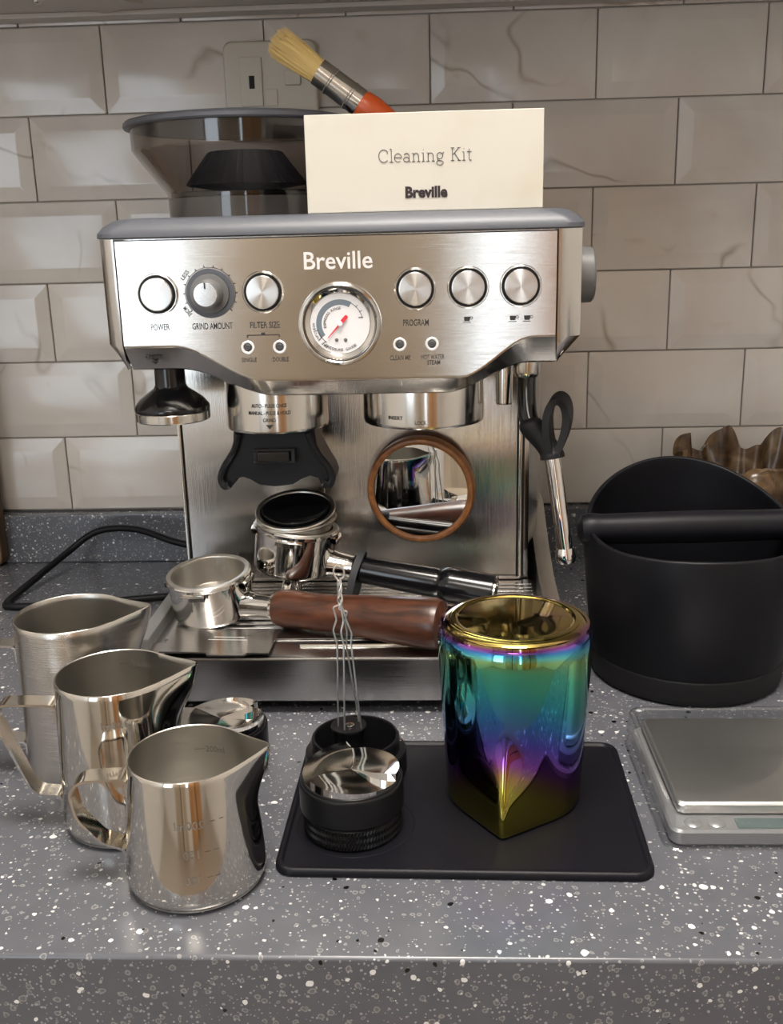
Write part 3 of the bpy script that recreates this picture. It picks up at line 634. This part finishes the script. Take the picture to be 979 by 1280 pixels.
# ------------------------------------------------------------------ box and brush on top of the machine
bxo = thing('cleaning_kit_box', 'cream card box lettered Cleaning Kit standing on top of the machine', 'box', (.0545, .014, .3366))
BW, BH = .1508, .0595
obj('carton', box(-BW / 2, BW / 2, 0, .022, 0, BH, .0006), CARD, bxo)
def stroke_text():
    """thin slab-serif capitals and lower case drawn as strokes, x-height 1, cap 1.5"""
    def arc(cx, cy, rx, ry, a0, a1, n=14): return [(cx + rx * math.cos(math.radians(a0 + (a1 - a0) * i / n)), cy + ry * math.sin(math.radians(a0 + (a1 - a0) * i / n))) for i in range(n + 1)]
    def ser(x, y, w_=.2): return [(x - w_, y), (x + w_, y)]
    G = {'C': (1.35, [arc(.72, .75, .62, .75, 40, 320), [(1.19, 1.23), (1.19, .98)]]),
         'l': (.5, [[(.25, 1.55), (.25, 0)], ser(.25, 0, .22), [(.05, 1.55), (.25, 1.55)]]),
         'e': (1.05, [[(.06, .52), (.94, .52)], arc(.5, .5, .45, .5, 0, 310)]),
         'a': (1.0, [arc(.45, .68, .33, .32, 160, 0), [(.78, .68), (.78, .0), (.95, 0)], arc(.42, .27, .35, .28, 20, 340), ]),
         'n': (1.15, [[(.05, 1), (.24, 1), (.24, 0)], ser(.24, 0), arc(.56, .62, .32, .36, 180, 0), [(.88, .62), (.88, 0)], ser(.88, 0)]),
         'i': (.52, [[(.05, 1), (.25, 1), (.25, 0)], ser(.25, 0), [(.25, 1.33), (.25, 1.42)]]),
         'g': (1.1, [arc(.48, .62, .36, .37, 0, 360), arc(.48, -.22, .42, .26, 0, 360), [(.2, .36), (.16, .12), (.45, .05)], [(.8, .9), (1.0, 1.02)]]),
         'K': (1.35, [[(.26, 1.5), (.26, 0)], ser(.26, 1.5, .22), ser(.26, 0, .22), [(1.05, 1.5), (.28, .68)], [(.5, .9), (1.1, 0)], ser(1.05, 1.5), ser(1.1, 0)]),
         't': (.75, [[(.3, 1.35), (.3, .2)], arc(.5, .2, .2, .2, 180, 300), [(.05, 1), (.62, 1)]]), ' ': (.55, [])}
    gs = []; x = 0
    for ch in 'Cleaning Kit':
        w_, ss = G[ch]
        for s in ss: gs.append(strap([(x + px, py, 0) for px, py in s], .02, .105, (0, 0, 1)))
        x += w_ + .08
    g = join(*gs); return [(px - x / 2, py, pz) for px, py, pz in g[0]], g[1], x
sv, sf, sw_ = stroke_text(); k_ = .0603 / sw_
obj('lettering', ([(x * k_, y * k_, z * k_) for x, y, z in sv], sf), plain('grey print', (.12, .11, .11), .6), bxo, T(.0010, -.0002, .0300) @ FRONT)
obj('lettering', textgeo('Breville', .0270, .0072, .045), plain('dark brown print', (.022, .012, .016), .6), bxo, T(.0012, -.0003, .0115) @ FRONT)
d_ = Vector((.0640, .004, -.0470)).normalized(); q_ = d_.to_track_quat('Z', 'Y').to_matrix().to_4x4()
MBR = T(-.0500, .0985, .4560) @ q_
bs = thing('pastry_brush', 'round brush with straw bristles, steel ferrule and orange handle behind the box', 'brush', M=MBR)
gs = [lathe([(0, .004), (.0075, .006), (.0098, .012), (.0092, .030), (.0085, .040), (0, .040)], 20)]
for i in range(420):
    a = random.random() * 2 * PI; r_ = math.sqrt(random.random()); z_ = random.uniform(-.0015, .006) + .004 * r_ * r_
    rt = .0112 * r_ + random.uniform(-.0008, .0008); rb_ = .0084 * r_; aa = a + random.uniform(-.08, .08)
    gs.append(tube([(rt * math.cos(aa), rt * math.sin(aa), z_), ((rt + rb_) / 2 * 1.04 * math.cos(a), (rt + rb_) / 2 * 1.04 * math.sin(a), .02), (rb_ * math.cos(a), rb_ * math.sin(a), .040)], [.00022, .00036, .00036], 4))
bt = obj('bristles', join(*gs), BRIST, bs); bt['kind'] = 'stuff'
obj('ferrule', lathe([(.0088, .0375), (.0094, .0378), (.0094, .0475), (.0099, .0480), (.0099, .0492), (.0094, .0497), (.0096, .0640), (.0101, .0646), (.0101, .0658), (.0096, .0664), (.0097, .0735), (.0090, .0740), (0, .0740)], 36), CHROME_S, bs)
obj('handle', lathe([(0, .0730), (.0092, .0730), (.0102, .0760), (.0108, .0830), (.0100, .0950), (.0080, .1100), (.0070, .1300), (.0082, .1450), (.0078, .1530), (.004, .1560), (0, .1562)], 32), ORANGE, bs)

# ------------------------------------------------------------------ milk jugs
def jug_shell(H, rb_, rt, amp, sig, zs, lift, round_=.008, th=.0009, seg=120, ex=1.35):
    def R(z):
        if z < round_: 
            t = 1 - z / round_; return rb_ - round_ * .75 * (1 - math.sqrt(max(0, 1 - t * t)))
        u = (z - round_) / (H - round_); return rb_ + (rt - rb_) * (u ** 1.12)
    def row(z, d, top=0.):
        out = []
        for i in range(seg):
            a = 2 * PI * i / seg; da = a if a <= PI else a - 2 * PI
            s_ = sstep(z, zs, H * 1.02) ** ex; k = 1 + amp / rt * s_; al = math.acos(1 / k)
            th_ = math.sqrt(da * da + sig * sig) - sig; al_ = max(0., al - th_)
            r_ = (R(z) - d) / math.cos(al_) if al_ > 0 else R(z) - d
            g_ = (al_ / max(al, 1e-6)) ** 2 if al > 1e-4 else 0.
            out.append((r_ * math.cos(a), r_ * math.sin(a), z + lift * g_ * s_))
        return out
    zz_ = [round_ * t for t in (0., .03, .1, .22, .4, .65, 1.)] + [round_ + (H - round_) * k / 26 for k in range(1, 27)]
    outer = [row(z, 0) for z in zz_]; lipm = row(H, th * .5); lipm = [(x, y, z + th * .45) for x, y, z in lipm]
    inner = [row(z, th) for z in reversed(zz_[5:])]
    c_ = [[(x * .985, y * .985, .0016) for x, y, z in inner[-1]]]
    return loft(outer + [lipm] + inner + c_), R, len(outer) * seg
def handle_path(R, H, out, z_top, z_bot, tab, shape='angled'):
    xt = R(z_top) - .0006; xb = R(z_bot) - .0006
    if shape == 'angled':
        pts = [(xt + .0006, 0, z_top - tab), (xt + .0005, 0, z_top), (xt + out * .80, 0, z_top - .0005), (xt + out, 0, z_top - .0065), (xb + out * .80, 0, z_bot + .016), (xb + out * .42, 0, z_bot + .001), (xb + .0005, 0, z_bot - .003), (xb + .0010, 0, z_bot - .003 - tab * .8)]
    else:
        pts = [(xt + .0006, 0, z_top - tab), (xt + .0005, 0, z_top), (xt + out * .88, 0, z_top + .002), (xt + out, 0, z_top - .006), (xb + out * .50, 0, z_bot + .004), (xb + out * .38, 0, z_bot), (xb + .0005, 0, z_bot - .002), (xb + .0010, 0, z_bot - .002 - tab * .8)]
    return roundpath([(-x, y, z) for x, y, z in pts], .0045)
def jug(label, x, y, rot, H, rb_, rt, mat_out, amp, out, zt, zb, width, shape, marks, inner_marks=(), zs=.50, sig=.05, mark_a=-79, tab=.010):
    t_ = thing('milk_jug', label, 'jug', M=T(x, y, .0002) @ RZ(rot))
    g, R, n_out = jug_shell(H, rb_, rt, amp, sig, H * zs, .0030)
    o = obj('body', g, [mat_out, STEEL_R], t_, smooth_a=50)
    nf = n_out - 120
    for pl in o.data.polygons: pl.material_index = 0 if min(pl.vertices) < n_out else 1
    obj('handle', strap(handle_path(R, H, out, zt, zb, tab, shape), width, .0013, (0, 1, 0)), mat_out, t_, smooth_a=40)
    gs = []
    for s, z, wd in marks:
        g_ = textgeo(s, wd, .0042, .012); g_ = ([(-a, b, c) for a, b, c in g_[0]], g_[1])
        gs.append(wrap(g_, R, z, mark_a - rot)); tk = box(-.0034, .0034, -.0002, .0002, 0, 0.00005); gs.append(wrap(tk, R, z + .0005, mark_a - rot + math.degrees((wd / 2 + .0065) / R(z))))
    if gs: obj('engraving', join(*gs), plain('etched mark', (.22, .20, .18), .5, .6), t_)
    gs = []
    for s, z, wd, a in inner_marks:
        g_ = textgeo(s, wd, .0038, .012); g_ = ([(-b_[0], b_[1], b_[2]) for b_ in g_[0]], g_[1]); gs.append(wrap(g_, lambda q: R(q) - .0009, z, a - rot, -.0002)); gs.append(wrap(box(-.003, .003, -.0002, .0002, 0, .00005), lambda q: R(q) - .0009, z, a - rot + 16, -.0002))
    if gs: obj('inner_engraving', join(*gs), plain('etched mark inside', (.30, .28, .25), .5, .6), t_)
    return t_
jug('small polished steel milk jug, nearest of the three jugs', -.0682, -.2035, 4, .0708, .0364, .0306, POLISH, .0112, .0300, .0600, .0225, .0120, 'angled', (('200ml', .0490, .0145), ('150', .0340, .0075), ('100', .0205, .0075)), (('200ml', .056, .011, 78),))
jug('middle polished steel milk jug between the smallest and the largest jug', -.1212, -.1510, 6, .0915, .0350, .0318, POLISH, .0150, .0350, .0755, .0210, .0120, 'kinked', (('350ml', .0750, .0145), ), (('350ml', .083, .013, 80),), mark_a=-74)
jug('largest satin steel milk jug, rearmost and leftmost of the three jugs', -.1640, -.0935, 6, .1045, .0352, .0338, STEEL_J, .0150, .0350, .0865, .0240, .0120, 'kinked', (), ())
# upturned rainbow jug: built rim-down
rj = thing('upturned_milk_jug', 'oil-slick rainbow coated milk jug turned upside down on the black mat', 'jug', M=T(.1030, -.1265, .0044) @ RZ(-101))
H_ = .1085
g, R_, n_ = jug_shell(H_, .0438, .0388, .0135, .03, H_ * .46, .0, .0105, .0010, 180, .85)
FL = lambda v: (v[0], -v[1], H_ - v[2])
gv = [FL(v) for v in g[0]]
base_rows = lathe([(.0362, H_ + .0002), (.0345, H_ + .0008), (.0325, H_ + .0004), (.0305, H_ - .0018), (.0290, H_ - .0022), (0, H_ - .0022)], 96)
obj('body', (gv, g[1]), RAIN, rj, smooth_a=50)
obj('base_disc', base_rows, RAIN, rj, smooth_a=50)
hpth = [FL(v) for v in handle_path(R_, H_, .030, .094, .040, .010, 'kinked')]
obj('handle', strap([Vector(v) for v in hpth], .013, .0013, (0, 1, 0)), RAIN, rj)

# ------------------------------------------------------------------ mat and coffee tools
mt = thing('tamping_mat', 'black silicone tamping mat with raised border', 'mat', M=T(.0722, -.1382, .0002) @ RZ(-1.0))
def ml(d, z, r): return [(x, y, z) for x, y in rrect(-.0995 + d, .0995 - d, -.0700 + d, .0700 - d, r, 8)]
obj('pad', loft([ml(.0006, 0, .010), ml(0, .0006, .0105), ml(.0002, .0030, .0105), ml(.0012, .0042, .0095), ml(.0026, .0044, .0085), ml(.0036, .0040, .0075), ml(.0040, .0032, .007), ml(.0048, .0028, .0065)]), MATR, mt, smooth_a=50)
obj('tamper_ring', xf(torus(.0330, .0006, 64, 8, .5), T(-.0600, -.0230, .0028)), MATR, mt)
MZ = .0031
def wedge(r=.0272, z0=.0, hi=.0052, lo=.0008, th0=0., seg=16, nr=10):
    V, F = [], []
    for s in range(3):
        base = len(V)
        for i in range(seg + 1):
            u = i / seg; 
            for j in range(nr + 1):
                q = j / nr; rr_ = r * q; a = math.radians(th0 + 120 * s + 120 * u) + .55 * (q - 1) * q
                h = lo + (hi - lo) * (1 - u) * min(1, q * 1.35 + .0) + .0022 * (1 - q) ** 2
                V.append((rr_ * math.cos(a), rr_ * math.sin(a), z0 + h))
        for i in range(seg):
            for j in range(nr): F.append((base + i * (nr + 1) + j, base + (i + 1) * (nr + 1) + j, base + (i + 1) * (nr + 1) + j + 1, base + i * (nr + 1) + j + 1))
        rim0 = len(V)
        for i in range(seg + 1):
            a = math.radians(th0 + 120 * s + 120 * i / seg); V.append((r * math.cos(a), r * math.sin(a), z0 - .001))
        for i in range(seg): F.append((base + i * (nr + 1) + nr, base + (i + 1) * (nr + 1) + nr, rim0 + i + 1, rim0 + i))
        # step wall at the high edge
        w0 = len(V)
        for j in range(nr + 1): x, y, z = V[base + j]; V.append((x, y, z0 - .001))
        for j in range(nr): F.append((base + j, base + j + 1, w0 + j + 1, w0 + j))
    return V, F
def knurl(r, z0, z1, n=90):
    rows = 5; V, F = [], []
    for k in range(rows + 1):
        for i in range(2 * n):
            a = PI * (i + (k % 2)) / n; rr_ = r + (.00035 if i % 2 == 0 else -.00035); V.append((rr_ * math.cos(a), rr_ * math.sin(a), z0 + (z1 - z0) * k / rows))
    for k in range(rows):
        for i in range(2 * n): j = (i + 1) % (2 * n); F.append((k * 2 * n + i, k * 2 * n + j, (k + 1) * 2 * n + j, (k + 1) * 2 * n + i))
    return V, F
def leveller(label, x, y, z, th0):
    t_ = thing('coffee_distributor', label, 'distributor', (x, y, z))
    obj('knurled_ring', join(knurl(.0272, .0012, .0118), lathe([(0, 0), (.0258, 0), (.0272, .0012)], 64), lathe([(.0272, .0118), (.0262, .0128), (.0250, .0130)], 64)), BLACK_A, t_, smooth_a=20)
    obj('body', lathe([(.0240, .0125), (.0282, .0140), (.0290, .0150), (.0290, .0295), (.0284, .0306), (.0276, .0308), (.0274, .0318), (.0268, .0322), (0, .0322)], 72), BLACK_A, t_)
    obj('steel_top', wedge(.0268, .0312, .0062, .0016, th0), CHROME, t_, smooth_a=25)
leveller('black coffee distributor with three-bladed steel top at the front of the mat', .0105, -.1625, MZ, 100)
leveller('black coffee distributor with steel top half hidden behind the smallest jug', -.0765, -.0955, .0002, 40)
# dosing ring with the needle tool standing in it
dr = thing('dosing_ring', 'round black dosing ring standing behind the distributor on the mat', 'dosing ring', (.0080, -.1010, MZ))
obj('collar', lathe([(.0250, 0), (.0290, 0), (.0312, .0012), (.0312, .0130), (.0304, .0142), (.0272, .0146), (.0272, .0215), (.0264, .0230), (.0252, .0230), (.0246, .0215), (.0240, .001), (.0250, 0)], 80), BLACK_A, dr)
for a in (20, 160, 270): obj('magnet', xf(cyl(.0015, .0138, .0147, .0002, 16), RZ(a) @ T(.0288, 0, 0)), CHROME_S, dr)
obj('floor', cyl(.0243, .0002, .0016, .0002, 56), BLACK_A, dr)
wd_ = thing('needle_stirrer', 'wire needle stirring tool standing upright in the dosing ring', 'stirrer', (.0035, -.0965, MZ + .0018))
obj('handle', lathe([(0, 0), (.0125, 0), (.0128, .001), (.0095, .010), (.0092, .0185), (.0105, .0235), (.0112, .0250), (.0110, .0258), (0, .0258)], 40), BLACK_A, wd_)
obj('cap_stud', xf(cyl(.0030, .0255, .0268, .0005, 20), T(.001, -.001, 0)), CHROME_S, wd_)
zt_ = .0255; ZS = lambda q: .0255 + (q - .0255) * 1.17; ZT = ZS(.107)
base4 = [(-.0062, -.002), (-.0018, -.0072), (.0062, .0042), (.0084, -.0052)]
top4 = [(-.0050, .001), (-.0008, -.002), (.0006, .002), (.0030, -.001)]
zig = [(0, [(-.0050, .071), (-.0072, .079), (-.0048, .085), (-.0066, .092)]), (1, [(-.0008, .072), (-.0022, .079), (-.0004, .085), (-.0018, .093)]), (2, [(.0004, .070), (.0012, .078), (.0, .084), (.0020, .0895)]), (3, [(.0036, .072), (.0042, .078), (.0016, .084), (-.0012, .093)])]
for i, pts in zig:
    bx0, by0 = base4[i]; tx0, ty0 = top4[i]
    path = [(bx0, by0, zt_)] + [(x, ty0 * (1 - k * .2), ZS(z)) for k, (x, z) in enumerate(pts)]
    e0 = (pts[-1][0], ZS(pts[-1][1])); ph0 = i * PI / 2
    for k in range(1, 11):
        z = e0[1] + (ZT - e0[1]) * k / 10; a = ph0 + k * .75; path.append((-.0022 + .0015 * math.cos(a) * (1 - .03 * k), .0015 * math.sin(a), z))
    if i < 2: path += [(-.0022 + (-1 if i else 1) * .0034 * math.sin(t * 2.9), (.0008 if i else -.0008), ZT + .0046 * (1 - math.cos(t * 2.9))) for t in (.25, .5, .75, 1.)]
    P0 = roundpath(path, .0012, 2)
    obj('needle', tube(P0, .00058, 6), WIRE, wd_)

# ------------------------------------------------------------------ pocket scale in its clear cover
ds = thing('digital_scale', 'silver pocket scale with brushed steel plate under a clear cover', 'scale', (.2480, -.1200, .0002))
obj('body', loft([[(x, y, z) for x, y in rrect(-.0640 + d, .0640 - d, -.0590 + d, .0590 - d, .006)] for d, z in ((.0015, 0), (0, .002), (0, .0085), (.0012, .0098))]), SCALEB, ds)
obj('weighing_plate', loft([[(x, y, z) for x, y in rrect(-.0582 + d, .0582 - d, -.0440 + d, .0570 - d, .004)] for d, z in ((.0010, .0105), (0, .0125), (0, .0158), (.0012, .0172), (.0025, .0175))]), STEEL_P, ds)
obj('plate_support', box(-.045, .045, -.03, .045, .0095, .011), BLACK_S, ds)
obj('display', box(-.0280, .0280, -.0565, -.0470, .0096, .0103, .0003), LCDM, ds)
for x in (-.0510, -.0385): obj('button', xf(lathe([(0, .0115), (.0035, .0113), (.0048, .0104), (.0050, .0096)], 28), T(x, -.0518, 0)), SCALEB, ds)
sv_ = obj('scale_cover', loft([[(x, y, z) for x, y in rrect(-.0675 + d, .0675 - d, -.0615 + d, .0615 - d, .008)] for d, z in ((-.0008, 0), (0, .0006), (.0006, .0215), (.0016, .0235), (.0035, .0242))] +
    [[(x, y, z) for x, y in rrect(-.0675 + d, .0675 - d, -.0615 + d, .0615 - d, .008)] for d, z in ((.0050, .0236), (.0064, .0230))], False, True), CLEAR)
sv_.location = (.2480, -.1200, .0003); tag(sv_, 'clear plastic lid placed over the pocket scale', 'lid')

# ------------------------------------------------------------------ knock box
kb = thing('knock_box', 'matt black round knock box with a padded bar', 'knock box', (.2455, .0520, .0002))
def kb_shell():
    seg = 96; rows = []
    def rim(a): return .1125 + .0195 * math.sin(a) + .0145 * math.sin(a) ** 2
    def R(u): return .0695 + .0075 * min(1, u * 1.25) ** .8 - .0012 * max(0, u - .8) / .2
    us = [0, .08, .2, .35, .5, .65, .8, .9, .97, 1.]
    def row(u, d, dz=0.): return [((R(u) - d) * math.cos(2 * PI * i / seg), (R(u) - d) * math.sin(2 * PI * i / seg), .0195 + (rim(2 * PI * i / seg) - .0195) * u + dz) for i in range(seg)]
    rows = [row(u, 0) for u in us] + [row(1, .0004, .0010), row(1, .0018, .0016), row(1, .0032, .0010)] + [row(u, .0036) for u in reversed(us)]
    rows.append([(x * .96, y * .96, .012) for x, y, z in rows[-1]])
    return loft(rows, False, True)
obj('bin', kb_shell(), BLACK_S, kb, smooth_a=50)
obj('base_ring', lathe([(0, 0), (.0655, 0), (.0685, .0015), (.0698, .0050), (.0702, .0178), (.0694, .0192), (0, .0192)], 96), RUBBER, kb)
obj('knock_bar', xf(lathe([(0, -.0830), (.0060, -.0828), (.0105, -.0800), (.0120, -.0750), (.0118, -.0700), (.0112, -.0640), (.0116, -.03), (.0120, 0), (.0116, .03), (.0112, .064), (.0118, .07), (.012, .075), (.0105, .08), (.006, .0828), (0, .083)], 40), T(0, 0, .1115) @ RY(-.8) @ ALONG), MATR, kb)

# ------------------------------------------------------------------ ruffled brown bowl behind the knock box
def ruffle():
    seg = 240; rows = []
    prof = [(.028, 0), (.030, .003), (.022, .012), (.024, .030), (.040, .060), (.054, .086), (.060, .102), (.064, .115)]
    for k, (r_, z) in enumerate(prof):
        t = max(0., (z - .05) / .065); row = []
        for i in range(seg):
            a = 2 * PI * i / seg; fr_ = math.cos(16 * a + 1.3); h_ = 0.
            for c_, hh, ww in ((142, .021, 11), (94, .022, 12), (186, .013, 7), (228, .008, 10), (318, .016, 13), (46, .021, 12), (5, .018, 12), (275, .006, 12)):
                da = (math.degrees(a) - c_ + 180) % 360 - 180; h_ += hh * math.cos(PI / 2 * da / (ww * 1.25)) ** .9 if abs(da) < ww * 1.25 else 0.
            e_ = r_ + .003 * t * fr_ - .10 * h_ * t
            row.append((e_ * math.cos(a), e_ * math.sin(a), z + t ** 3 * (h_ + .002 * fr_)))
        rows.append(row)
    inner = [[(x * .93, y * .93, z + .001) for x, y, z in r_] for r_ in reversed(rows[2:])]
    return loft(rows + inner, True, True)
rbw = thing('ruffled_bowl', 'amber brown ruffled bowl with petal edge behind the knock box', 'bowl', (.343, .250, .0002))
obj('bowl', ruffle(), AMBER, rbw, smooth_a=60)
for i, (a, z, s, tilt) in enumerate(((262, .108, .0145, 16), (312, .106, .0125, 16))):
    pv = lathe([(0, .004), (s * .5, .0034), (s * .85, .0012), (s, -.0012), (s * .92, -.0022), (s * .5, -.0004), (0, 0)], 28)
    obj('petal', pv, AMBER, rbw, RZ(a) @ T(.066, 0, z) @ RY(90 - tilt), smooth_a=60)
